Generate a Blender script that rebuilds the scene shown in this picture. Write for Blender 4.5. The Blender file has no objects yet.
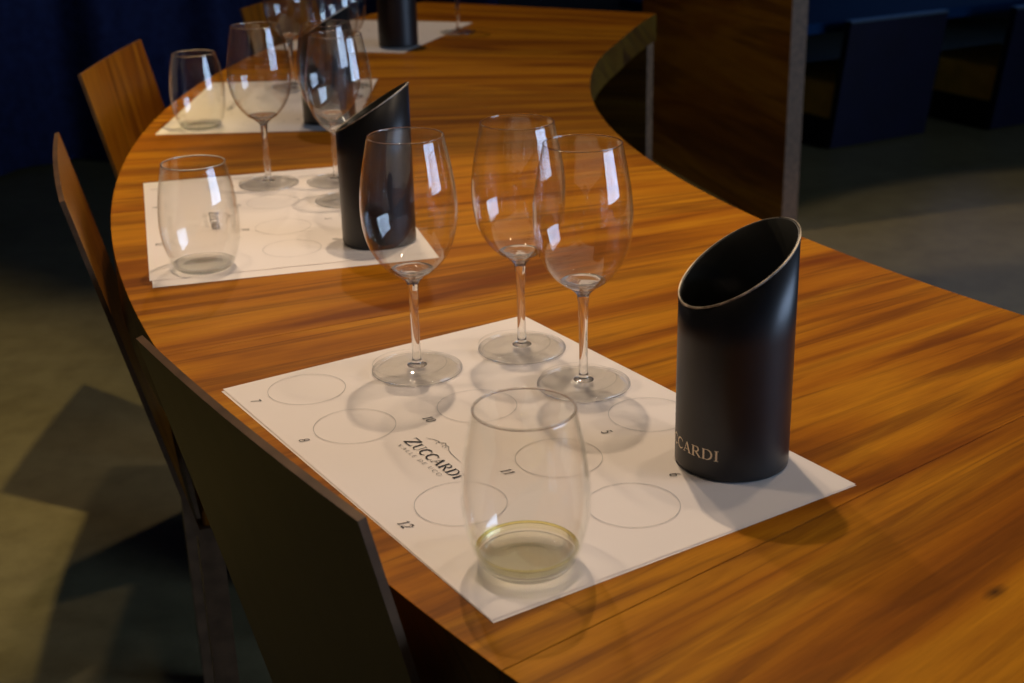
import bpy, bmesh, math, random
from mathutils import Matrix, Vector
random.seed(7)
PI = math.pi
scene = bpy.context.scene
COL = scene.collection

# ------------------------------------------------------------------ camera
TH = 0.76                                   # table height
CAM_Z = 1.1985
pitch, roll = math.radians(21.2735), math.radians(1.4421)
fw = Vector((0, math.cos(pitch), -math.sin(pitch)))
rt = Vector((1, 0, 0)); dn = Vector((0, -math.sin(pitch), -math.cos(pitch)))
rt2 = rt * math.cos(roll) + dn * math.sin(roll)
dn2 = dn * math.cos(roll) - rt * math.sin(roll)
cd = bpy.data.cameras.new('camera'); cam = bpy.data.objects.new('camera', cd); COL.objects.link(cam)
m = Matrix.Identity(4)
for i, a in enumerate((rt2, -dn2, -fw)):
    for j in range(3): m[j][i] = a[j]
m.translation = Vector((0, 0, CAM_Z)); cam.matrix_world = m
cd.sensor_width = 36; cd.lens = 1354.04 / 1024 * 36; cd.clip_start = 0.02
cd.dof.use_dof = True; cd.dof.focus_distance = 1.06; cd.dof.aperture_fstop = 10
scene.camera = cam

# ------------------------------------------------------------------ world, lights, exposure
w = bpy.data.worlds.new('world'); scene.world = w; w.use_nodes = True
w.node_tree.nodes['Background'].inputs[0].default_value = (0.35, 0.55, 1.0, 1)
w.node_tree.nodes['Background'].inputs[1].default_value = 0.10
scene.cycles.transparent_max_bounces = 40
vs = scene.view_settings
vs.view_transform = 'Standard'; vs.look = 'None'; vs.gamma = 1; vs.exposure = 0.52; vs.use_curve_mapping = False

def spot(loc, target, power, angle, col, radius=0.03, blend=0.35):
    l = bpy.data.lights.new('spot_lamp', 'SPOT'); l.energy = power; l.spot_size = math.radians(angle)
    l.spot_blend = blend; l.color = col; l.shadow_soft_size = radius
    o = bpy.data.objects.new('spot_lamp', l); COL.objects.link(o)
    o.location = loc
    o.rotation_euler = (Vector(target) - Vector(loc)).to_track_quat('-Z', 'Y').to_euler()
    return o
WARM = (1.0, 0.77, 0.54)
# ceiling track over the tasting table: a row of small warm lamps
spot((0.02, 1.72, 2.46), (-0.05, 1.08, 0.76), 32, 54, WARM, 0.022)
spot((-0.45, 1.05, 2.46), (0.05, 0.95, 0.76), 10, 60, WARM, 0.03)
spot((0.50, 1.25, 2.46), (0.05, 0.90, 0.76), 8, 52, WARM, 0.03)
spot((0.75, 0.70, 2.50), (0.02, 0.98, 0.76), 6, 50, WARM, 0.03)
spot((-0.30, 2.35, 2.46), (0.05, 1.10, 0.76), 11, 56, WARM, 0.03)
spot((-0.35, 2.45, 2.46), (-0.32, 1.8, 0.76), 14, 64, WARM, 0.03)
spot((-0.35, 3.25, 2.46), (-0.3, 2.6, 0.76), 22, 70, WARM, 0.03)
# lamps that reach the floor on both sides, plus an added partition lamp
spot((0.0, 1.62, 2.46), (-1.95, 2.3, 0.0), 80, 54, (1.0, 0.76, 0.34), 0.02, 0.5)
spot((1.9, 2.7, 2.6), (2.0, 2.9, 0.0), 42, 66, (1.0, 0.80, 0.58), 0.03, 0.10)
spot((-0.15, 3.6, 2.5), (0.75, 4.3, 0.35), 40, 42, (1.0, 0.72, 0.42), 0.03)  # added to brighten the partition face
# daylight coming through the window in the right wall
al = bpy.data.lights.new('window_daylight', 'AREA'); al.shape = 'RECTANGLE'; al.size = 2.2; al.size_y = 1.6
al.energy = 135; al.color = (0.50, 0.68, 1.0)
ao = bpy.data.objects.new('window_daylight', al); COL.objects.link(ao)
ao.location = (4.72, -0.4, 1.55); ao.rotation_euler = (0, math.radians(90), 0)
al.size, al.size_y = 1.9, 3.2

# added blue light behind the added, unseen back-wall window, for table and floor
bl = bpy.data.lights.new('added_blue_light', 'AREA'); bl.shape = 'RECTANGLE'; bl.size = 2.6; bl.size_y = 1.3
bl.energy = 3.0; bl.color = (0.03, 0.24, 1.0)
bo = bpy.data.objects.new('added_blue_light', bl); COL.objects.link(bo)
bo.location = (3.0, 8.36, 1.75); bo.rotation_euler = (math.radians(-90), 0, 0)

# ------------------------------------------------------------------ materials
class NT:
    def __init__(s, name):
        s.m = bpy.data.materials.new(name); s.m.use_nodes = True; s.t = s.m.node_tree; s.n = s.t.nodes; s.l = s.t.links
        s.b = s.n.get('Principled BSDF'); s.out = s.n.get('Material Output')
    def new(s, t, **k):
        nd = s.n.new(t)
        for a, v in k.items():
            if a == 'ins':
                for kk, vv in v.items(): s.put(nd.inputs[kk], vv)
            else: setattr(nd, a, v)
        return nd
    def put(s, inp, v):
        if isinstance(v, bpy.types.NodeSocket): s.l.new(v, inp)
        else: inp.default_value = v
    def math(s, op, a, b=None, c=None):
        nd = s.new('ShaderNodeMath', operation=op); s.put(nd.inputs[0], a)
        if b is not None: s.put(nd.inputs[1], b)
        if c is not None: s.put(nd.inputs[2], c)
        return nd.outputs[0]
    def ramp(s, fac, stops):
        nd = s.new('ShaderNodeValToRGB'); s.put(nd.inputs[0], fac); e = nd.color_ramp.elements
        while len(e) < len(stops): e.new(0.5)
        for el, (p, c) in zip(e, stops): el.position = p; el.color = (*c, 1) if len(c) == 3 else c
        return nd.outputs[0]
    def mix(s, f, a, b, mode='MIX'):
        nd = s.new('ShaderNodeMix', data_type='RGBA', blend_type=mode)
        s.put(nd.inputs['Factor'], f); s.put(nd.inputs['A'], a); s.put(nd.inputs['B'], b); return nd.outputs['Result']

def simple(name, col, rough=0.5, metal=0.0, noise=0.0, nscale=20, bump=0.0, spec=0.5, coat=0.0):
    k = NT(name); b = k.b
    b.inputs['Roughness'].default_value = rough; b.inputs['Metallic'].default_value = metal
    b.inputs['Specular IOR Level'].default_value = spec; b.inputs['Coat Weight'].default_value = coat
    if noise or bump:
        tc = k.new('ShaderNodeTexCoord'); nz = k.new('ShaderNodeTexNoise'); k.l.new(tc.outputs['Object'], nz.inputs[0])
        nz.inputs['Scale'].default_value = nscale; nz.inputs['Detail'].default_value = 5
        a = tuple(c * (1 - noise) for c in col); c2 = tuple(min(1, c * (1 + noise)) for c in col)
        k.l.new(k.ramp(nz.outputs[0], [(0.3, a), (0.7, c2)]), b.inputs['Base Color'])
        if bump:
            bp = k.new('ShaderNodeBump'); bp.inputs['Strength'].default_value = bump; bp.inputs['Distance'].default_value = 0.002
            k.l.new(nz.outputs[0], bp.inputs['Height']); k.l.new(bp.outputs[0], b.inputs['Normal'])
    else: b.inputs['Base Color'].default_value = (*col, 1)
    return k.m

KNOT = (2.3107, 0.7208)
def wood(name, mode, base=1.0, rough=0.38, coat=0.25, sat=1.0, tex_scale=1.0, tint=(1, 1, 1), spec=0.28):
    """grain runs along r for mode 'polar' (boards of the round table), along x / z for the others"""
    k = NT(name); b = k.b
    tc = k.new('ShaderNodeTexCoord'); sx = k.new('ShaderNodeSeparateXYZ'); k.l.new(tc.outputs['Object'], sx.inputs[0])
    oi = k.new('ShaderNodeObjectInfo')
    x, y, z = sx.outputs
    if mode == 'polar':
        r = k.math('SQRT', k.math('ADD', k.math('MULTIPLY', x, x), k.math('MULTIPLY', y, y)))
        th = k.math('ARCTAN2', k.math('MULTIPLY', y, -1.0), k.math('MULTIPLY', x, -1.0))
        # slight fan so that the streaks are not ruler straight
        al_, ac = r, k.math('MULTIPLY', th, 2.25)
    elif mode == 'x': al_, ac = x, k.math('ADD', z, k.math('MULTIPLY', y, 0.7))
    elif mode == 'y': al_, ac = y, k.math('ADD', x, k.math('MULTIPLY', z, 0.7))
    else: al_, ac = z, k.math('ADD', y, k.math('MULTIPLY', x, 0.7))
    rnd = k.math('MULTIPLY', oi.outputs['Random'], 13.0)
    def vec(sa, sc, off=0.0):
        cb = k.new('ShaderNodeCombineXYZ')
        k.l.new(k.math('MULTIPLY', al_, sa * tex_scale), cb.inputs[0]); k.l.new(k.math('MULTIPLY', ac, sc * tex_scale), cb.inputs[1])
        k.l.new(k.math('ADD', rnd, off), cb.inputs[2]); return cb.outputs[0]
    def noise(v, sc, det, dist=0.0, rg=0.55):
        nd = k.new('ShaderNodeTexNoise'); k.l.new(v, nd.inputs[0]); nd.inputs['Scale'].default_value = sc
        nd.inputs['Detail'].default_value = det; nd.inputs['Distortion'].default_value = dist; nd.inputs['Roughness'].default_value = rg
        return nd.outputs[0]
    broad = noise(vec(0.9, 6.5), 1.6, 3, 1.2)
    streak = noise(vec(1.3, 26, 3), 1.5, 4, 0.9)
    fine = noise(vec(9, 210, 5), 1.4, 3, 0.2)
    pores = noise(vec(45, 700, 9), 1.0, 2, 0.0)
    c1 = k.ramp(broad, [(0.28, (0.17*base, 0.040*base, 0.0015*base)), (0.46, (0.37*base, 0.120*base, 0.0045*base)), (0.58, (0.47*base, 0.180*base, 0.010*base)), (0.76, (0.27*base, 0.072*base, 0.0030*base))])
    dark = k.ramp(streak, [(0.0, (0, 0, 0)), (0.50, (0, 0, 0)), (0.62, (1, 1, 1)), (0.72, (0.25, 0.25, 0.25))])
    c2 = k.mix(k.math('MULTIPLY', dark, 0.60), c1, (0.115*base, 0.030*base, 0.0025*base, 1))
    c3 = k.mix(0.42, c2, k.ramp(fine, [(0.3, (0.62, 0.58, 0.5)), (0.65, (1.0, 1.0, 1.0))]), 'MULTIPLY')
    c4 = k.mix(0.18, c3, k.ramp(pores, [(0.35, (0.45, 0.4, 0.35)), (0.5, (1, 1, 1))]), 'MULTIPLY')
    # knots, rare and small
    vo = k.new('ShaderNodeTexVoronoi'); k.l.new(vec(2.0, 3.4, 1), vo.inputs[0]); vo.inputs['Scale'].default_value = 1.0
    kn = k.ramp(vo.outputs['Distance'], [(0.0, (1, 1, 1)), (0.028, (0.7, 0.7, 0.7)), (0.06, (0, 0, 0))])
    c5 = k.mix(k.math('MULTIPLY', kn, 0.8), c4, (0.03, 0.01, 0.003, 1))
    c5 = k.mix(1.0, c5, (*tint, 1), 'MULTIPLY'); b.inputs['Specular IOR Level'].default_value = spec
    if mode == 'polar':   # one dark knot in the near board
        dr = k.math('MULTIPLY', k.math('SUBTRACT', r, KNOT[0]), 55.0); dt = k.math('MULTIPLY', k.math('SUBTRACT', th, KNOT[1]), 2.25 * 120.0)
        dd = k.math('SQRT', k.math('ADD', k.math('MULTIPLY', dr, dr), k.math('MULTIPLY', dt, dt)))
        kk = k.ramp(k.math('ADD', dd, k.math('MULTIPLY', fine, 0.5)), [(0.25, (1, 1, 1)), (0.55, (0.6, 0.6, 0.6)), (1.0, (0, 0, 0))])
        c5 = k.mix(k.math('MULTIPLY', kk, 0.9), c5, (0.02, 0.008, 0.002, 1))
    k.l.new(c5, b.inputs['Base Color'])
    b.inputs['Roughness'].default_value = rough; b.inputs['Coat Weight'].default_value = coat; b.inputs['Coat Roughness'].default_value = 0.22
    bp = k.new('ShaderNodeBump'); bp.inputs['Strength'].default_value = 0.12; bp.inputs['Distance'].default_value = 0.0006
    k.l.new(fine, bp.inputs['Height']); k.l.new(bp.outputs[0], b.inputs['Normal'])
    return k.m

def thin_glass(name, tint=(0.992, 0.992, 0.986), edge=(0.92, 0.93, 0.91)):
    """clear thin wall: mirror part by Fresnel, the rest passes straight through; a grazing path through the wall absorbs more"""
    k = NT(name); k.n.remove(k.b)
    ge = k.new('ShaderNodeNewGeometry')
    ior = k.math('ADD', 1.5, k.math('MULTIPLY', ge.outputs['Backfacing'], 1 / 1.5 - 1.5))
    fr = k.new('ShaderNodeFresnel'); k.l.new(ior, fr.inputs['IOR'])
    lw = k.new('ShaderNodeLayerWeight'); lw.inputs['Blend'].default_value = 0.5
    gz = k.math('POWER', lw.outputs['Facing'], 4.0)
    tr = k.new('ShaderNodeBsdfTransparent'); k.l.new(k.mix(gz, (*tint, 1), (*edge, 1)), tr.inputs[0])
    gl = k.new('ShaderNodeBsdfGlossy'); gl.inputs['Roughness'].default_value = 0.0; gl.inputs[0].default_value = (1, 1, 1, 1)
    mx = k.new('ShaderNodeMixShader'); k.l.new(fr.outputs[0], mx.inputs[0]); k.l.new(tr.outputs[0], mx.inputs[1]); k.l.new(gl.outputs[0], mx.inputs[2])
    k.l.new(mx.outputs[0], k.out.inputs[0]); return k.m

def thick_glass(name, col=(1, 1, 1), clear=0.4, ior=1.48, ccol=None):
    """solid glass: refraction, partly blended with plain transmission so that it keeps its soft pale shadow"""
    k = NT(name); k.n.remove(k.b)
    g_ = k.new('ShaderNodeBsdfGlass'); g_.inputs['IOR'].default_value = ior; g_.inputs[0].default_value = (*col, 1); g_.inputs['Roughness'].default_value = 0.0
    tr = k.new('ShaderNodeBsdfTransparent'); tr.inputs[0].default_value = (*(ccol or col), 1)
    mx = k.new('ShaderNodeMixShader'); mx.inputs[0].default_value = clear
    k.l.new(g_.outputs[0], mx.inputs[1]); k.l.new(tr.outputs[0], mx.inputs[2]); k.l.new(mx.outputs[0], k.out.inputs[0]); return k.m

def floor_mat():
    k = NT('polished_concrete'); b = k.b
    tc = k.new('ShaderNodeTexCoord'); P = tc.outputs['Object']
    def nz(s, d, r=.55):
        n = k.new('ShaderNodeTexNoise'); k.l.new(P, n.inputs[0]); n.inputs['Scale'].default_value = s; n.inputs['Detail'].default_value = d; n.inputs['Roughness'].default_value = r; return n.outputs[0]
    c = k.ramp(nz(1.1, 5), [(0.3, (0.155, 0.132, 0.060)), (0.55, (0.215, 0.185, 0.092)), (0.75, (0.26, 0.225, 0.120))])
    c = k.mix(0.6, c, k.ramp(nz(14, 6, .7), [(0.35, (0.65, 0.62, 0.58)), (0.6, (1, 1, 1))]), 'MULTIPLY')
    k.l.new(c, b.inputs['Base Color']); b.inputs['Roughness'].default_value = 0.42
    bp = k.new('ShaderNodeBump'); bp.inputs['Strength'].default_value = 0.1; bp.inputs['Distance'].default_value = 0.003
    k.l.new(nz(30, 3), bp.inputs['Height']); k.l.new(bp.outputs[0], b.inputs['Normal'])
    return k.m

M = {
    'table': wood('table_wood', 'polar', 1.06, 0.50, 0.0, tint=(1.0, 1.03, 0.5), spec=0.10),
    'table_edge': wood('table_edge_wood', 'y', 0.36, 0.5, 0.05, tint=(0.75, 1.0, 1.1)),
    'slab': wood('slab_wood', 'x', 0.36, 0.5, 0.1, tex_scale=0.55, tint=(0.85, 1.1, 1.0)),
    'endgrain': simple('end_grain', (0.15, 0.082, 0.042), 0.6, noise=0.35, nscale=60),
    'chair_front': wood('chair_plywood', 'z', 0.52, 0.35, 0.3),
    'chair_back': simple('chair_back_lacquer', (0.085, 0.066, 0.020), 0.45, noise=0.15, nscale=9),
    'chair_edge': simple('chair_edge_dark', (0.10, 0.055, 0.028), 0.4, noise=0.3, nscale=40),
    'floor': floor_mat(),
    'paper': simple('paper', (0.84, 0.76, 0.70), 0.75, noise=0.015, nscale=6, bump=0.05, spec=0.2),
    'ink': simple('ink', (0.035, 0.032, 0.03), 0.7, spec=0.2),
    'ink_grey': simple('grey_ink', (0.25, 0.235, 0.22), 0.7, spec=0.2),
    'ink_line': simple('pale_line_ink', (0.50, 0.47, 0.44), 0.7, spec=0.2),
    'black': simple('satin_black', (0.011, 0.0105, 0.011), 0.36, noise=0.15, nscale=50, spec=0.45),
    'black_in': simple('black_inside', (0.012, 0.012, 0.010), 0.3, spec=0.5),
    'rim': simple('worn_rim', (0.34, 0.29, 0.22), 0.45, 0.3, noise=0.5, nscale=120),
    'foil': simple('gold_print', (0.85, 0.72, 0.52), 0.4, 0.2),
    'glass': thin_glass('clear_glass'),
    'stem': thick_glass('solid_glass', (0.995, 0.995, 0.99), 0.12, 1.5),
    'foot': thick_glass('foot_glass', (0.99, 0.99, 0.985), 0.72, 1.5),
    'tbase': thick_glass('tumbler_base_glass', (0.98, 0.985, 0.965), 0.45, 1.5),
    'wine': thick_glass('white_wine', (0.99, 0.975, 0.74), 0.55, 1.34, (0.992, 0.982, 0.84)),
    'wine_top': thick_glass('white_wine_surface', (0.995, 0.985, 0.90), 0.90, 1.34, (0.995, 0.988, 0.93)),
    'menis': thick_glass('wine_meniscus', (1.0, 0.97, 0.72), 0.45, 1.36),
    'pane': thin_glass('window_pane'),
    'wall': simple('wall_plaster', (0.045, 0.045, 0.055), 0.85, noise=0.1, nscale=3),
    'ceiling': simple('ceiling_paint', (0.05, 0.047, 0.045), 0.9),
    'curtain': simple('navy_cloth', (0.028, 0.042, 0.150), 0.85, noise=0.25, nscale=30),
    'navy': simple('dark_leather_blue_tint', (0.0035, 0.004, 0.020), 0.45, noise=0.2, nscale=12),  # dark chair backs, blue of the daylight put into the colour
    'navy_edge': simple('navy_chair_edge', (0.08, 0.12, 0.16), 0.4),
    'blue_sheen_top': simple('dark_top_blue_sheen', (0.002, 0.030, 0.10), 0.65, noise=0.1, nscale=4, spec=0.12),  # blue daylight reflection put into the dark table top's colour
    'dark_metal': simple('dark_metal', (0.02, 0.02, 0.022), 0.4, 0.6),
    'track': simple('track_white', (0.5, 0.5, 0.5), 0.5),
    'ochre': simple('ochre_cushion', (0.80, 0.46, 0.05), 0.7, noise=0.15, nscale=15),
}

# ------------------------------------------------------------------ mesh helpers
def link(name, bm, mats, parent=None, smooth=False, loc=None, kind=None):
    me = bpy.data.meshes.new(name); bmesh.ops.recalc_face_normals(bm, faces=bm.faces[:]) if name != 'print' else None
    bm.to_mesh(me); bm.free()
    for mm in (mats if isinstance(mats, (list, tuple)) else [mats]): me.materials.append(mm)
    if smooth: me.polygons.foreach_set('use_smooth', [True] * len(me.polygons))
    o = bpy.data.objects.new(name, me); COL.objects.link(o)
    if parent: o.parent = parent
    if loc: o.location = loc
    if kind: o['kind'] = kind
    return o
def empty(name, loc, rz=0.0):
    o = bpy.data.objects.new(name, None); COL.objects.link(o); o.location = loc; o.rotation_euler = (0, 0, rz); o.empty_display_size = 0.05; return o
def tag(o, label, cat, group=None):
    o['label'] = label; o['category'] = cat
    if group: o['group'] = group
    return o
def box(bm, lo, hi, bev=0.0, mat=0):
    vs_ = [bm.verts.new((x, y, z)) for x in (lo[0], hi[0]) for y in (lo[1], hi[1]) for z in (lo[2], hi[2])]
    F = [(0, 1, 3, 2), (4, 6, 7, 5), (0, 4, 5, 1), (2, 3, 7, 6), (0, 2, 6, 4), (1, 5, 7, 3)]
    fs = [bm.faces.new([vs_[i] for i in f]) for f in F]
    for f in fs: f.material_index = mat
    if bev:
        es = list({e for f in fs for e in f.edges})
        bmesh.ops.bevel(bm, geom=es, offset=bev, segments=2, profile=0.5, affect='EDGES')
    return vs_
def catmull(pts, n):
    out = []
    P = [pts[0]] + list(pts) + [pts[-1]]
    for i in range(1, len(P) - 2):
        p0, p1, p2, p3 = P[i - 1:i + 3]
        for k_ in range(n):
            t = k_ / n
            out.append(tuple(0.5 * ((2 * b_) + (-a + c) * t + (2 * a - 5 * b_ + 4 * c - d) * t * t + (-a + 3 * b_ - 3 * c + d) * t ** 3) for a, b_, c, d in zip(p0, p1, p2, p3)))
    out.append(tuple(pts[-1])); return out
def lathe(bm, prof, seg=64, closed=False):
    """prof: list of (r, z). A radius of 0 makes a pole."""
    rings = []
    for r, z in prof:
        if r <= 1e-6: rings.append([bm.verts.new((0, 0, z))])
        else: rings.append([bm.verts.new((r * math.cos(2 * PI * i / seg), r * math.sin(2 * PI * i / seg), z)) for i in range(seg)])
    prs = list(zip(rings, rings[1:])) + ([(rings[-1], rings[0])] if closed else [])
    for a, b_ in prs:
        for i in range(seg):
            j = (i + 1) % seg
            if len(a) == 1 and len(b_) == 1: continue
            if len(a) == 1: bm.faces.new((a[0], b_[j], b_[i]))
            elif len(b_) == 1: bm.faces.new((a[i], a[j], b_[0]))
            else: bm.faces.new((a[i], a[j], b_[j], b_[i]))

# ------------------------------------------------------------------ lettering (drawn as strokes)
def arc(cx, cy, rx, ry, a0, a1, n=10):
    return [(cx + rx * math.cos(math.radians(a0 + (a1 - a0) * i / n)), cy + ry * math.sin(math.radians(a0 + (a1 - a0) * i / n))) for i in range(n + 1)]
T, t_ = 0.18, 0.07    # thick / thin strokes
def cw(n, a=0.05, b=0.17): return [a + (b - a) * math.sin(PI * i / n) for i in range(n + 1)]
GL = {
 'Z': (0.80, [([(0.04, .965), (.76, .965)], [.07, .07]), ([(.70, .97), (.08, .03)], [.16, .16]), ([(.03, .035), (.77, .035)], [.07, .07]), ([(.05, .99), (.05, .80)], [.05, .03]), ([(.755, .01), (.755, .22)], [.05, .03])]),
 'U': (0.84, [([(.17, 1), (.17, .34)], [T, T]), (arc(.43, .32, .26, .30, 180, 360), [T, .14, .12, .1, .08, .07, .06, .055, .055, .055, .055]), ([(.69, .32), (.69, 1)], [t_, t_]), ([(.02, .975), (.33, .975)], [.05, .05]), ([(.56, .975), (.82, .975)], [.05, .05])]),
 'C': (0.80, [(arc(.46, .5, .39, .49, 42, 318, 20), cw(20)), ([(.75, .97), (.75, .70)], [.05, .04]), ([(.75, .12), (.76, .22)], [.04, .03])]),
 'A': (0.86, [([(.43, 1), (.12, .02)], [t_, t_]), ([(.42, 1), (.74, .02)], [T, T]), ([(.22, .33), (.63, .33)], [.05, .05]), ([(.01, .025), (.25, .025)], [.05, .05]), ([(.58, .025), (.88, .025)], [.05, .05])]),
 'R': (0.84, [([(.18, 0), (.18, 1)], [T, T]), ([(.16, .97), (.42, .97)], [.05, .05]), (arc(.42, .74, .22, .235, 90, -90, 10), cw(10, .05, .15)), ([(.16, .505), (.42, .505)], [.05, .05]), ([(.40, .5), (.76, .03)], [.14, .14]), ([(.03, .025), (.33, .025)], [.05, .05]), ([(.03, .975), (.2, .975)], [.05, .05]), ([(.66, .025), (.88, .025)], [.05, .05])]),
 'D': (0.90, [([(.18, 0), (.18, 1)], [T, T]), ([(.03, .97), (.40, .97)], [.05, .05]), (arc(.40, .5, .40, .475, 90, -90, 14), cw(14, .05, .17)), ([(.03, .03), (.40, .03)], [.05, .05])]),
 'I': (0.40, [([(.2, 0), (.2, 1)], [T, T]), ([(.04, .025), (.36, .025)], [.05, .05]), ([(.04, .975), (.36, .975)], [.05, .05])]),
 'V': (0.80, [([(.10, 1), (.42, 0)], [T, T]), ([(.72, 1), (.42, 0)], [t_, t_])]),
 'L': (0.62, [([(.15, 1), (.15, 0)], [T, T]), ([(.1, .03), (.56, .03)], [.06, .06])]),
 'E': (0.66, [([(.15, 1), (.15, 0)], [T, T]), ([(.1, .03), (.58, .03)], [.06, .06]), ([(.1, .5), (.48, .5)], [.06, .06]), ([(.1, .97), (.56, .97)], [.06, .06])]),
 'O': (0.90, [(arc(.45, .5, .36, .48, 0, 360, 24), [.05 + .11 * abs(math.cos(math.radians(a * 15))) for a in range(25)])]),
 '1': (0.48, [([(.26, 0), (.26, 1)], [.12, .12]), ([(.08, .82), (.26, .97)], [.06, .08]), ([(.08, .03), (.44, .03)], [.06, .06])]),
 '2': (0.66, [(arc(.32, .72, .24, .26, 165, -20, 12), cw(12, .06, .13)), ([(.55, .63), (.08, .05)], [.12, .07]), ([(.06, .05), (.60, .05)], [.11, .11])]),
 '0': (0.68, [(arc(.33, .5, .25, .47, 0, 360, 20), [.06 + .08 * abs(math.cos(math.radians(a * 18))) for a in range(21)])]),
 '5': (0.62, [([(.14, .96), (.54, .96)], [.10, .10]), ([(.15, .96), (.13, .56)], [.06, .06]), (arc(.28, .32, .26, .30, 118, -140, 14), cw(14, .06, .14))]),
 '6': (0.66, [(arc(.33, .30, .24, .28, 0, 360, 16), [.10] * 17), ([(.09, .32), (.16, .66), (.30, .88), (.50, .98)], [.12, .11, .09, .05])]),
 '7': (0.62, [([(.06, .95), (.58, .95)], [.10, .10]), ([(.55, .93), (.36, .5), (.24, 0)], [.08, .10, .12])]),
 '8': (0.66, [(arc(.33, .26, .24, .24, 0, 360, 16), [.10] * 17), (arc(.33, .74, .20, .22, 0, 360, 16), [.09] * 17)]),
}
def ribbon(bm, pts, wd, fmap):
    n = len(pts); L, Rr = [], []
    for i, p in enumerate(pts):
        a = pts[max(i - 1, 0)]; b_ = pts[min(i + 1, n - 1)]
        dx, dy = b_[0] - a[0], b_[1] - a[1]; d = math.hypot(dx, dy) or 1
        nx, ny = -dy / d * wd[i] / 2, dx / d * wd[i] / 2
        L.append(bm.verts.new(fmap(p[0] + nx, p[1] + ny))); Rr.append(bm.verts.new(fmap(p[0] - nx, p[1] - ny)))
    for i in range(n - 1): bm.faces.new((L[i], Rr[i], Rr[i + 1], L[i + 1]))
def write(bm, text, size, fmap, slant=0.0, first=1.0, track=0.06, total=None):
    """lays text on the local (u, v) plane; fmap turns (u, v) into 3D. returns the width"""
    def run(scale, draw):
        u = 0
        for i, ch in enumerate(text):
            if ch == ' ': u += 0.5 * size * scale; continue
            wd, st = GL[ch]; s = size * (first if i == 0 else 1.0)
            if draw:
                for pts, ww in st:
                    if len(pts) == 2:   # subdivide so that it follows a curved surface
                        (x0, y0), (x1, y1) = pts; pts = [(x0 + (x1 - x0) * q / 4, y0 + (y1 - y0) * q / 4) for q in range(5)]
                        ww = [ww[0] + (ww[1] - ww[0]) * q / 4 for q in range(5)]
                    u0 = u
                    ribbon(bm, [((u0 + (px + slant * py) * s * scale), py * s) for px, py in pts], [v * s for v in ww], fmap)
            u += (wd + track) * s * scale
        return u
    sc = 1.0
    if total: sc = total / run(1.0, False)
    return run(sc, True)

# ------------------------------------------------------------------ room
def plane_box(name, lo, hi, mat, kind='structure'):
    bm = bmesh.new(); box(bm, lo, hi); return link(name, bm, mat, kind=kind)
X0, X1, Y0, Y1, ZC = -3.4, 4.6, -2.6, 8.2, 2.8
plane_box('floor', (X0 - .2, Y0 - .2, -0.12), (X1 + .2, Y1 + .2, 0), M['floor'])
plane_box('ceiling', (X0 - .2, Y0 - .2, ZC), (X1 + .2, Y1 + .2, ZC + .1), M['ceiling'])
plane_box('wall_left', (X0 - .12, Y0, 0), (X0, Y1, ZC), M['wall'])
bm = bmesh.new()
for lo, hi in (((X0, Y1, 0), (1.7, Y1 + .12, ZC)), ((4.3, Y1, 0), (X1, Y1 + .12, ZC)), ((1.7, Y1, 0), (4.3, Y1 + .12, 1.1)), ((1.7, Y1, 2.4), (4.3, Y1 + .12, ZC))): box(bm, lo, hi)
link('wall_back', bm, M['wall'], kind='structure')
bm = bmesh.new()
for lo, hi in (((1.7, Y1 + .03, 1.1), (4.3, Y1 + .08, 1.15)), ((1.7, Y1 + .03, 2.35), (4.3, Y1 + .08, 2.4)), ((1.7, Y1 + .03, 1.1), (1.75, Y1 + .08, 2.4)), ((4.25, Y1 + .03, 1.1), (4.3, Y1 + .08, 2.4))): box(bm, lo, hi)
wb = link('added_window', bm, M['dark_metal'], kind='structure')  # unseen window, added for the blue light on table and floor
bm = bmesh.new(); box(bm, (1.75, Y1 + .05, 1.15), (4.25, Y1 + .056, 2.35)); link('pane', bm, M['pane'], wb)
plane_box('wall_front', (X0, Y0 - .12, 0), (X1, Y0, ZC), M['wall'])
# right wall with its window opening
bm = bmesh.new(); wy0, wy1, wz0, wz1 = -2.0, 1.2, 0.60, 2.50
for lo, hi in (((X1, Y0, 0), (X1 + .12, wy0, ZC)), ((X1, wy1, 0), (X1 + .12, Y1, ZC)), ((X1, wy0, 0), (X1 + .12, wy1, wz0)), ((X1, wy0, wz1), (X1 + .12, wy1, ZC))): box(bm, lo, hi)
link('wall_right', bm, M['wall'], kind='structure')
bm = bmesh.new()
for lo, hi in (((X1 + .03, wy0, wz0), (X1 + .08, wy1, wz0 + .05)), ((X1 + .03, wy0, wz1 - .05), (X1 + .08, wy1, wz1)), ((X1 + .03, wy0, wz0), (X1 + .08, wy0 + .05, wz1)), ((X1 + .03, wy1 - .05, wz0), (X1 + .08, wy1, wz1)), ((X1 + .03, -0.42, wz0), (X1 + .08, -0.38, wz1))): box(bm, lo, hi)
wf = link('window_1', bm, M['dark_metal'], kind='structure')
for a, b_ in ((wy0 + .05, -.42), (-.38, wy1 - .05)):
    bm = bmesh.new(); box(bm, (X1 + .05, a, wz0 + .05), (X1 + .056, b_, wz1 - .05)); link('pane', bm, M['pane'], wf)

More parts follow.
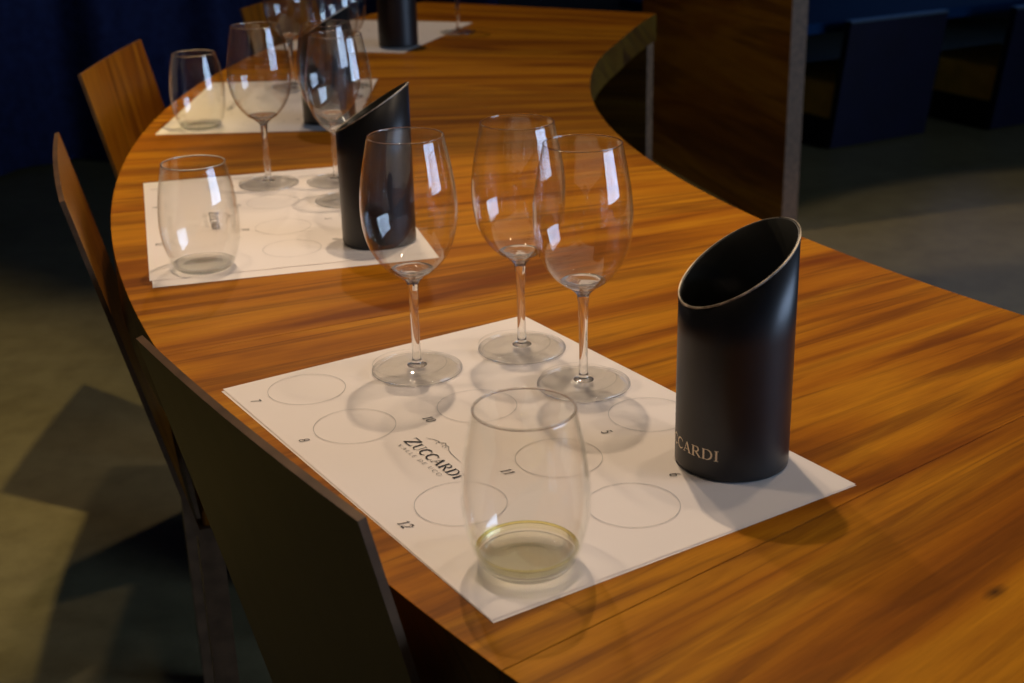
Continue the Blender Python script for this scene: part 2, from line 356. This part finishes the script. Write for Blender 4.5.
# ------------------------------------------------------------------ dark curtain along the far left
def curtain():
    bm = bmesh.new(); A = Vector((-3.3, 4.15)); B = Vector((-0.05, 5.85)); n = 240; d = (B - A); L = d.length; d.normalize(); nn = Vector((-d.y, d.x))
    rows = []
    for z in (0.015, 0.9, 1.8, 2.74):
        row = []
        for i in range(n + 1):
            s = L * i / n
            off = 0.055 * math.sin(s * 15 + 0.9 * math.sin(s * 2.3)) + 0.03 * math.sin(s * 27 + z * 0.4) * (1 - z / 6)
            p = A + d * s + nn * off; row.append(bm.verts.new((p.x, p.y, z)))
        rows.append(row)
    for a, b_ in zip(rows, rows[1:]):
        for i in range(n): bm.faces.new((a[i], a[i + 1], b_[i + 1], b_[i]))
    bmesh.ops.solidify(bm, geom=bm.faces[:], thickness=0.004)
    o = link('curtain', bm, M['curtain'], smooth=True)
    tag(o, 'dark navy hanging cloth with vertical folds behind the left-hand chairs', 'curtain')
curtain()

# ------------------------------------------------------------------ the round-arc tasting table
CX, CY = 2.02, 2.22
RI, RO, THK = 1.878, 2.58, 0.062
def P(r, deg, z=TH):
    a = math.radians(deg); return Vector((CX + r * math.cos(a), CY + r * math.sin(a), z))
table = empty('tasting_table', (CX, CY, 0)); tag(table, 'long curved orange-brown wooden tasting table running in an arc through the picture', 'table')
edges = [149.5, 160.2, 171.6, 183.0, 194.2, 205.45, 218.1, 229.5, 241, 252]
def ri(deg):   # inner edge opens slightly towards the far end
    return RI + max(0, (163 - deg) / 13.5) ** 1.5 * 0.055
for a0, a1 in zip(edges, edges[1:]):
    bm = bmesh.new(); gap = 0.006
    n = 14; top = []; bot = []
    for i in range(n + 1):
        a = a0 + gap + (a1 - a0 - 2 * gap) * i / n; r = math.radians(a)
        rr = [ri(a)] + [ri(a) + (RO - ri(a)) * q / 3 for q in (1, 2)] + [RO]
        c = [(q * math.cos(r), q * math.sin(r)) for q in rr]
        top.append([bm.verts.new((x, y, TH)) for x, y in c]); bot.append([bm.verts.new((x, y, TH - THK)) for x, y in c])
    for i in range(n):
        for q in range(3):
            bm.faces.new((top[i][q], top[i][q + 1], top[i + 1][q + 1], top[i + 1][q])); bm.faces.new((bot[i][q], bot[i + 1][q], bot[i + 1][q + 1], bot[i][q + 1]))
        f = bm.faces.new((top[i][0], top[i + 1][0], bot[i + 1][0], bot[i][0])); f.material_index = 1
        f = bm.faces.new((top[i][3], bot[i][3], bot[i + 1][3], top[i + 1][3])); f.material_index = 1
    for i in (0, n):
        for q in range(3): bm.faces.new((top[i][q], bot[i][q], bot[i][q + 1], top[i][q + 1]))
    o = link('plank', bm, [M['table'], M['table_edge']], table)
    bv = o.modifiers.new('bevel', 'BEVEL'); bv.width = 0.0006; bv.segments = 2; bv.limit_method = 'ANGLE'; bv.angle_limit = math.radians(50)
for a in (150.6, 186, 222, 250):
    bm = bmesh.new(); r0 = 1.93 if a < 152 else 2.0
    box(bm, (r0, -.018, 0), (2.42, .018, TH - THK), 0.002)
    for f in bm.faces:
        if f.calc_center_median().x < r0 + .004: f.material_index = 1
    o = link('leg_slab', bm, [M['slab'], M['endgrain']], table); o.rotation_euler = (0, 0, math.radians(a))

# upright wooden partition slab beyond the inner side of the table
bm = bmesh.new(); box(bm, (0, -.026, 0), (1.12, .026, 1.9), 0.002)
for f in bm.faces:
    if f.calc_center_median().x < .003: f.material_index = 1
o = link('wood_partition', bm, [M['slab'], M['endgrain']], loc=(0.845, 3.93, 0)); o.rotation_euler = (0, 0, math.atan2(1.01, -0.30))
tag(o, 'tall dark brown upright wooden slab with pale end grain beyond the inner table edge', 'partition')

# ------------------------------------------------------------------ chairs
def slab_between(bm, w_, p0, p1, th, z_off=0, n=6, bow=0.0, mats=(0, 1, 2)):
    """leaning board: local x = outward, y = sideways; p0/p1 = (x, z) of the outer face bottom / top"""
    dx, dz = p1[0] - p0[0], p1[1] - p0[1]; L = math.hypot(dx, dz); nx, nz = dz / L, -dx / L    # outward normal
    rows = []
    m_ = 8
    for s in (0, 1):       # outer, inner face
        g_ = []
        for i in range(n + 1):
            t = i / n; r = []
            for j in range(m_ + 1):
                y = (j / m_ - .5) * w_; bw = bow * (1 - (2 * j / m_ - 1) ** 2)
                x = p0[0] + dx * t - nx * th * s + nx * bw; z = p0[1] + dz * t - nz * th * s
                r.append(bm.verts.new((x, y, z)))
            g_.append(r)
        rows.append(g_)
    A, B = rows
    for i in range(n):
        for j in range(m_):
            f = bm.faces.new((A[i][j], A[i][j + 1], A[i + 1][j + 1], A[i + 1][j])); f.material_index = mats[0]
            f = bm.faces.new((B[i][j], B[i + 1][j], B[i + 1][j + 1], B[i][j + 1])); f.material_index = mats[1]
        for j in (0, m_):
            f = bm.faces.new((A[i][j], A[i + 1][j], B[i + 1][j], B[i][j])); f.material_index = mats[2]
    for i in (0, n):
        for j in range(m_):
            f = bm.faces.new((A[i][j], B[i][j], B[i][j + 1], A[i][j + 1])); f.material_index = mats[2]
def make_chair():
    root = empty('dining_chair', (0, 0, 0))
    bm = bmesh.new(); slab_between(bm, 0.350, (-0.098, 0.42), (0.0, 0.84), 0.0055, bow=0.004)
    link('backrest', bm, [M['chair_back'], M['chair_front'], M['chair_edge']], root)
    bm = bmesh.new(); box(bm, (-0.45, -0.17, 0.44), (-0.103, 0.17, 0.462), 0.004); link('seat', bm, M['chair_front'], root)
    for s in (-1, 1):
        bm = bmesh.new(); y0, y1 = sorted((s * 0.174, s * 0.146))
        lv = [(-.124, .44), (-.096, .44), (-.096, 0), (-.124, 0)]
        a = [bm.verts.new((x, y0, z)) for x, z in lv]; b_ = [bm.verts.new((x, y1, z)) for x, z in lv]
        bm.faces.new(a); bm.faces.new(b_[::-1])
        for i in range(4): bm.faces.new((a[i], a[(i + 1) % 4], b_[(i + 1) % 4], b_[i]))
        link('leg', bm, M['chair_edge'], root)
        bm = bmesh.new(); box(bm, (-.44, y0, 0), (-.405, y1, .44), 0.003); link('leg', bm, M['chair_edge'], root)
    for y0 in (-.145, .13):
        bm = bmesh.new(); box(bm, (-.41, y0, .395), (-.12, y0 + .015, .44)); link('seat_rail', bm, M['chair_edge'], root)
    return root
def copy_tree(o, parent=None):
    c = o.copy(); COL.objects.link(c); c.parent = parent
    for ch in list(o.children): copy_tree(ch, c)
    return c
chair0 = make_chair()
# centre of the back's top edge and the direction the chair faces
for i, (x, y, face, lab) in enumerate((
        (-0.184, 0.801, 33.7, 'nearest chair at the left, its dark olive back turned to the viewer'),
        (-0.512, 1.511, 17.8, 'second chair from the front, seen edge-on, wooden backrest facing the table'),
        (-0.655, 2.271, -1.0, 'chair at the upper left whose brown plywood backrest front is in full view'),
        (-0.49, 3.00, -17.0, 'farthest chair, brown backrest at the top behind the wine glasses'))):
    c = chair0 if i == 0 else copy_tree(chair0)
    c.location = (x, y, 0); c.rotation_euler = (0, 0, math.radians(face + 180))
    tag(c, lab, 'chair', 'chairs along the outer side of the table')

# ------------------------------------------------------------------ paper tasting mats
ML, MW = 0.42, 0.297
CIRC = [(.0421, .0565), (.1304, .0563), (.2863, .0587), (.042, .153), (.1533, .1529), (.2674, .153), (.3557, .1531), (.055, .252), (.153, .252), (.2455, .2535), (.343, .252)]
LABELS = [('7', .037, .0085), ('8', .128, .0095), ('12', .2855, .0095), ('10', .148, .1055), ('11', .260, .1065), ('5', .249, .2035), ('6', .334, .2005)]
def make_mat():
    """local x = long side, y = short side, origin in the middle of the sheet, z = 0 at the table"""
    root = empty('place_mat', (0, 0, 0))
    for k, (dx, dy, rz, z) in enumerate(((0.0016, -0.0013, 0.005, 0.0004), (0, 0, 0, 0.0011))):
        bm = bmesh.new(); nx, ny = 24, 16; g_ = []
        for i in range(nx + 1):
            r = []
            for j in range(ny + 1):
                x, y = (i / nx - .5) * ML, (j / ny - .5) * MW
                zz = z
                r.append(bm.verts.new((x * math.cos(rz) - y * math.sin(rz) + dx, x * math.sin(rz) + y * math.cos(rz) + dy, zz)))
            g_.append(r)
        for i in range(nx):
            for j in range(ny): bm.faces.new((g_[i][j], g_[i + 1][j], g_[i + 1][j + 1], g_[i][j + 1]))
        bmesh.ops.solidify(bm, geom=bm.faces[:], thickness=0.0003)
        link('sheet', bm, M['paper'], root)
    zt = 0.00165
    for (u, v) in CIRC:
        bm = bmesh.new(); n = 72; wv = 0.00024
        a = [bm.verts.new(((.0317 - wv) * math.cos(2 * PI * q / n), (.0317 - wv) * math.sin(2 * PI * q / n), 0)) for q in range(n)]
        b_ = [bm.verts.new(((.0317 + wv) * math.cos(2 * PI * q / n), (.0317 + wv) * math.sin(2 * PI * q / n), 0)) for q in range(n)]
        for q in range(n): bm.faces.new((a[q], b_[q], b_[(q + 1) % n], a[(q + 1) % n]))
        link('printed_circle', bm, M['ink_line'], root, loc=(u - ML / 2, v - MW / 2, zt))
    for s, u, v in LABELS:
        bm = bmesh.new(); write(bm, s, 0.0078, lambda a, b_: (u + a - ML / 2, v + b_ - MW / 2, zt), slant=0.22, track=0.10)
        link('printed_number', bm, M['ink'], root)
    bm = bmesh.new(); write(bm, 'ZUCCARDI', 0.0092, lambda a, b_: (.1765 + a - ML / 2, .0735 + b_ - MW / 2, zt), slant=0.0, first=1.22, total=0.0775)
    link('printed_name', bm, M['ink'], root)
    bm = bmesh.new(); write(bm, 'VALLE DE UCO', 0.0034, lambda a, b_: (.1800 + a - ML / 2, .0665 + b_ - MW / 2, zt), track=0.25, total=0.064)
    link('printed_subtitle', bm, M['ink_grey'], root)
    bm = bmesh.new()
    ridge = [(.1815, .0905), (.1865, .0932), (.1915, .0952), (.1950, .0949), (.1985, .0978), (.2020, .0962), (.2050, .0968), (.2095, .0940), (.2150, .0925), (.2215, .0917), (.2330, .0908)]
    ribbon(bm, [(a - ML / 2, b_ - MW / 2) for a, b_ in ridge], [.0004, .0006, .0007, .0006, .0009, .0008, .0007, .0006, .0005, .0005, .0003], lambda a, b_: (a, b_, zt))
    for q in (3, 4, 5, 6):
        a, b_ = ridge[q]; ribbon(bm, [(a - ML / 2, b_ - MW / 2), (a - .0012 - ML / 2, b_ - .0022 - MW / 2), (a + .001 - ML / 2, b_ - .004 - MW / 2)], [.0006, .0005, .0003], lambda a, b_: (a, b_, zt))
    link('printed_mountain', bm, M['ink_grey'], root)
    return root
SET = [212.46, 196.0, 179.7, 162.0]
mat0 = make_mat()
for i, (a, r, lab) in enumerate(zip(SET, (2.397, 2.392, 2.40, 2.415), (
        'nearest white paper tasting mat with printed circles, numbers and a winery name',
        'second white paper mat, under the stemless glass and slanted canister at mid left',
        'third white paper mat, with the small stemless glass at the upper left',
        'farthest white paper mat at the top of the table'))):
    c = mat0 if i == 0 else copy_tree(mat0)
    c.location = P(r, a, TH); c.rotation_euler = (0, 0, math.radians(a + 89.8 if i != 1 else a + 88.6))
    if i == 1: [ch for ch in c.children if ch.name.startswith('sheet')][0].location = (.019, .003, 0)
    tag(c, lab, 'place mat', 'paper mats along the table')
ZM = TH + 0.0017

# ------------------------------------------------------------------ wine glasses
def make_wine_glass():
    root = empty('wine_glass', (0, 0, 0))
    out = catmull([(.0052, .0815), (.0105, .0838), (.0185, .0888), (.0265, .0968), (.0335, .1085), (.0380, .1230), (.0397, .1395), (.0390, .1560), (.0365, .1730), (.0335, .1880), (.0308, .2005)], 4)
    th = .0008
    inner = [(max(r - th * 1.0, 0.0008), z + (th if z < .11 else 0)) for r, z in out]
    prof = out + [(.0306, .2008), (.0302, .2008)] + inner[::-1][0:-3] + [(0.0, .0862)]
    # solid bottom of the bowl closes at the stem
    bm = bmesh.new(); lathe(bm, [(0, .0812)] + prof, 72)
    link('bowl', bm, M['glass'], root, smooth=True)
    bm = bmesh.new(); lathe(bm, [(.03045 + 0.00046 * math.cos(2 * PI * q / 8), .2008 + 0.00046 * math.sin(2 * PI * q / 8)) for q in range(8)], 72, closed=True)
    link('rim', bm, M['stem'], root, smooth=True)
    bm = bmesh.new(); lathe(bm, [(.0374 + .0010 * math.cos(2 * PI * q / 8), .0011 + .0010 * math.sin(2 * PI * q / 8)) for q in range(8)], 72, closed=True)
    link('foot_edge', bm, M['stem'], root, smooth=True)
    st = catmull([(.0085, .0044), (.0066, .0051), (.0052, .0062), (.0042, .0090), (.0037, .0140), (.0035, .0300), (.0036, .0500), (.0040, .0660), (.0047, .0745), (.0056, .0785), (.0100, .0830), (.0110, .0842)], 4)
    bm = bmesh.new(); lathe(bm, [(0, .0040)] + st + [(.0150, .0866), (.0185, .0892), (.0178, .0898), (.0120, .0884), (.0060, .0876), (0, .0873)], 40)
    link('stem', bm, M['stem'], root, smooth=True)
    bm = bmesh.new()
    ft = [(0, .0004), (.0350, .0001), (.0363, .0004), (.0363, .0016), (.030, .0022), (.020, .0028), (.012, .0037), (.0075, .0048), (.0050, .0062), (0, .0064)]
    lathe(bm, ft, 72); link('foot', bm, M['glass'], root, smooth=True)
    return root
g0 = make_wine_glass()
GPOS = [((-.0809, 1.0628), 'empty stemmed wine glass on the near mat, standing left of the other two'),
        ((.0086, 1.1045), 'empty stemmed wine glass on the near mat, rear one of the three'),
        ((.0578, 1.0217), 'empty stemmed wine glass on the near mat, nearest to the large black canister'),
        ((-.3084, 1.7049), 'empty wine glass on the second mat, its whole foot in view left of the canister'),
        ((-.2215, 1.7092), 'wine glass on the second mat, rear one of the two half hidden by the canister'),
        ((-.1985, 1.6139), 'wine glass on the second mat, front one of the two half hidden by the canister'),
        (tuple(P(2.398, 176.1)[:2]), 'wine glass on the third mat, leftmost of the three at the top edge'),
        (tuple(P(2.300, 176.3)[:2]), 'wine glass on the third mat, rear right one at the top edge'),
        (tuple(P(2.299, 178.7)[:2]), 'wine glass on the third mat, front right one at the top edge'),
        (tuple(P(2.25, 160.4)[:2]), 'farthest wine glass, right of the far canister, only its foot in the frame')]
for i, (p, lab) in enumerate(GPOS):
    c = g0 if i == 0 else copy_tree(g0)
    c.location = (p[0], p[1], ZM); c.rotation_euler = (0, 0, i * 0.37)
    tag(c, lab, 'wine glass', 'stemmed wine glasses on the mats')

# ------------------------------------------------------------------ stemless tumblers
TOUT = [(.0262, .0008), (.0292, .0035), (.0330, .0100), (.0368, .0215), (.0392, .0345), (.0400, .0475), (.0393, .0620), (.0370, .0800), (.0340, .0945), (.0314, .1058)]
def make_tumbler(wine):
    root = empty('stemless_glass', (0, 0, 0))
    out = catmull(TOUT, 4); th = .0011
    k0 = 6
    bm = bmesh.new(); lathe(bm, [(.0309 + .0008 * math.cos(2 * PI * q / 8), .1062 + .0008 * math.sin(2 * PI * q / 8)) for q in range(8)], 80, closed=True)
    link('rim', bm, M['stem'], root, smooth=True)
    outer = out[k0:]; inner = [(r - th, z) for r, z in outer]
    bm = bmesh.new(); prof = outer + [(.0311, .1064), (.0306, .1064)] + inner[::-1]
    lathe(bm, prof, 80, closed=True); link('wall', bm, M['glass'], root, smooth=True)
    bo = [(0, .0016), (.018, .0012), (.0235, .0)] + out[:k0 + 1]
    ri_, zi = bo[-1]
    bm = bmesh.new(); lathe(bm, bo + [(ri_ - th, zi), (.0278, .0060), (.024, .0048), (.014, .0046), (0, .0048)], 80); link('base', bm, M['tbase'], root, smooth=True)
    if wine:
        zl = .0125
        side = []
        for r, z in catmull(TOUT, 8):
            if 0.0075 < z < zl: side.append((r - th - .0003, z))
        bm = bmesh.new(); lathe(bm, [(0, .0052), (.014, .0050), (.024, .0052), (.0272, .0063)] + side + [(side[-1][0], zl), (side[-1][0] - .001, zl - .0004), (0, zl - .0005)], 80)
        bm.normal_update()
        for f in bm.faces:
            if abs(f.normal.z) > .9: f.material_index = 1
        wn = link('wine', bm, [M['wine'], M['wine_top']], root, smooth=True); wn['label'] = 'pale yellow wine left in the bottom'
        bm = bmesh.new(); rw = side[-1][0] - .0006
        lathe(bm, [(rw - .0011 + .0011 * math.cos(2 * PI * q / 10), zl + .0002 + .0009 * math.sin(2 * PI * q / 10)) for q in range(10)], 80, closed=True)
        link('meniscus', bm, M['menis'], wn, smooth=True)
    return root
tw = make_tumbler(True); tw.location = (.0062, .7385, ZM); tag(tw, 'large stemless glass with a little pale white wine, in the foreground', 'stemless glass', 'stemless glasses on the mats')
te = make_tumbler(False); te.location = (-.3215, 1.3590, ZM); tag(te, 'empty stemless glass at the near corner of the second mat, mid left', 'stemless glass', 'stemless glasses on the mats')
te.scale = (1.04, 1.04, 1.06); c = copy_tree(te); c.location = (-.4684, 2.0600, ZM); tag(c, 'small empty stemless glass on the third mat beside the upper-left chair', 'stemless glass', 'stemless glasses on the mats')

# ------------------------------------------------------------------ slanted black canisters
RC = .0406; H0, HA = .1482, .0250
def make_canister(text):
    """high side of the slanted mouth points to local +x"""
    root = empty('slanted_canister', (0, 0, 0)); n = 96; th = .0022
    def topz(a): return H0 + HA * math.cos(a)
    bm = bmesh.new(); zs = [0, .0012, .004, .05, .1]
    rows = []
    for k, z in enumerate(zs + ['t']):
        rows.append([bm.verts.new(((RC - (.0012 if k == 0 else 0)) * math.cos(2 * PI * i / n), (RC - (.0012 if k == 0 else 0)) * math.sin(2 * PI * i / n), topz(2 * PI * i / n) if z == 't' else z)) for i in range(n)])
    for a, b_ in zip(rows, rows[1:]):
        for i in range(n): bm.faces.new((a[i], a[(i + 1) % n], b_[(i + 1) % n], b_[i]))
    bm.faces.new(rows[0][::-1])
    inn = []
    for z in ('t', .1, .05, .004):
        inn.append([bm.verts.new(((RC - th) * math.cos(2 * PI * i / n), (RC - th) * math.sin(2 * PI * i / n), topz(2 * PI * i / n) if z == 't' else z)) for i in range(n)])
    for a, b_ in zip(inn, inn[1:]):
        for i in range(n): f = bm.faces.new((a[i], b_[i], b_[(i + 1) % n], a[(i + 1) % n])); f.material_index = 1
    f = bm.faces.new(inn[-1]); f.material_index = 1
    for i in range(n): bm.faces.new((rows[-1][i], rows[-1][(i + 1) % n], inn[0][(i + 1) % n], inn[0][i]))
    o = link('body', bm, [M['black'], M['black_in']], root, smooth=True)
    me = o.data
    for p_ in me.polygons:
        if len(p_.vertices) > 4: p_.use_smooth = False
    # thin pale worn rim
    bm = bmesh.new(); ro, ri2, e = RC + .00015, RC - .0008, .0006; R4 = []
    for rr, dz in ((ro, -.0008), (ro, e), (ri2, e), (ri2, 0)):
        R4.append([bm.verts.new((rr * math.cos(2 * PI * i / n), rr * math.sin(2 * PI * i / n), topz(2 * PI * i / n) + dz)) for i in range(n)])
    for a, b_ in zip(R4, R4[1:]):
        for i in range(n): bm.faces.new((a[i], a[(i + 1) % n], b_[(i + 1) % n], b_[i]))
    link('rim', bm, M['rim'], root)['label'] = 'thin pale worn rim'
    if text:
        a1 = math.radians(249.0 - 17.1)       # right-hand end of the name, measured from the high side
        a0 = a1 - .0665 / RC; rr = RC + .00025
        bm = bmesh.new(); write(bm, 'ZUCCARDI', .0080, lambda u, v: (rr * math.cos(a0 + u / RC), rr * math.sin(a0 + u / RC), .0155 + v), first=1.15, total=.0665)
        link('printed_name', bm, M['foil'], root)['label'] = 'pale gold printed name'
    return root
can = make_canister(True); can.location = (.1562, .8800, ZM); can.rotation_euler = (0, 0, math.radians(17.1))
tag(can, 'large matte black cylinder with slanted mouth and gold name on the near mat', 'canister', 'slanted black canisters on the mats')
can2 = make_canister(False)
for i, (p, rz, lab) in enumerate((((-.1440, 1.4440), -4, 'black slant-mouthed cylinder on the second mat, behind the left wine glass'),
                                  (tuple(P(2.298, 183.2)[:2]), -10, 'black slant-mouthed cylinder on the third mat, mostly hidden behind wine glasses'),
                                  (tuple(P(2.318, 164.9)[:2]), 20, 'farthest black cylinder, cut by the top edge of the picture'))):
    c = can2 if i == 0 else copy_tree(can2)
    c.location = (p[0], p[1], ZM); c.rotation_euler = (0, 0, math.radians(rz)); tag(c, lab, 'canister', 'slanted black canisters on the mats')

# ------------------------------------------------------------------ far seating at the right
def low_chair(loc, rz, lab):
    root = empty('low_chair', loc, rz)
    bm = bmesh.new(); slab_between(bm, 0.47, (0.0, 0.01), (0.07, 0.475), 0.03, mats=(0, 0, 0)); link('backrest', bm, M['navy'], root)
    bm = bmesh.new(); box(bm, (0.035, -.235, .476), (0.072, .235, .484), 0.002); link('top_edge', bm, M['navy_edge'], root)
    bm = bmesh.new(); box(bm, (-.42, -.22, .11), (.0, .22, .25), 0.012); link('seat', bm, M['ochre'], root)
    bm = bmesh.new(); box(bm, (-.41, -.215, 0), (-.03, .215, .11), 0.004); link('seat_base', bm, M['dark_metal'], root)
    tag(root, lab, 'chair', 'low dark chairs in the background')
    return root
d = math.atan2(.237, .442)
low_chair((1.41, 5.06, 0), d - PI / 2, 'low dark chair with blue daylight tint in its colour, pale top edge and ochre seat in the right background')
low_chair((1.41 + .68, 5.06 + .25, 0), d - PI / 2, 'low dark chair, blue daylight tint in its colour, cut by the right edge of the picture')
bt = empty('low_table', (1.38, 5.12, 0), d)
bm = bmesh.new(); box(bm, (-.45, 0, .425), (2.3, 1.05, .465), 0.004); link('table_top', bm, M['blue_sheen_top'], bt)
for x in (-.35, 2.2):
    for y in (.55, .95):
        bm = bmesh.new(); box(bm, (x - .03, y - .03, 0), (x + .03, y + .03, .425)); link('leg', bm, M['dark_metal'], bt)
tag(bt, 'long low dark table behind the low chairs, blue reflection put into its top colour', 'table')
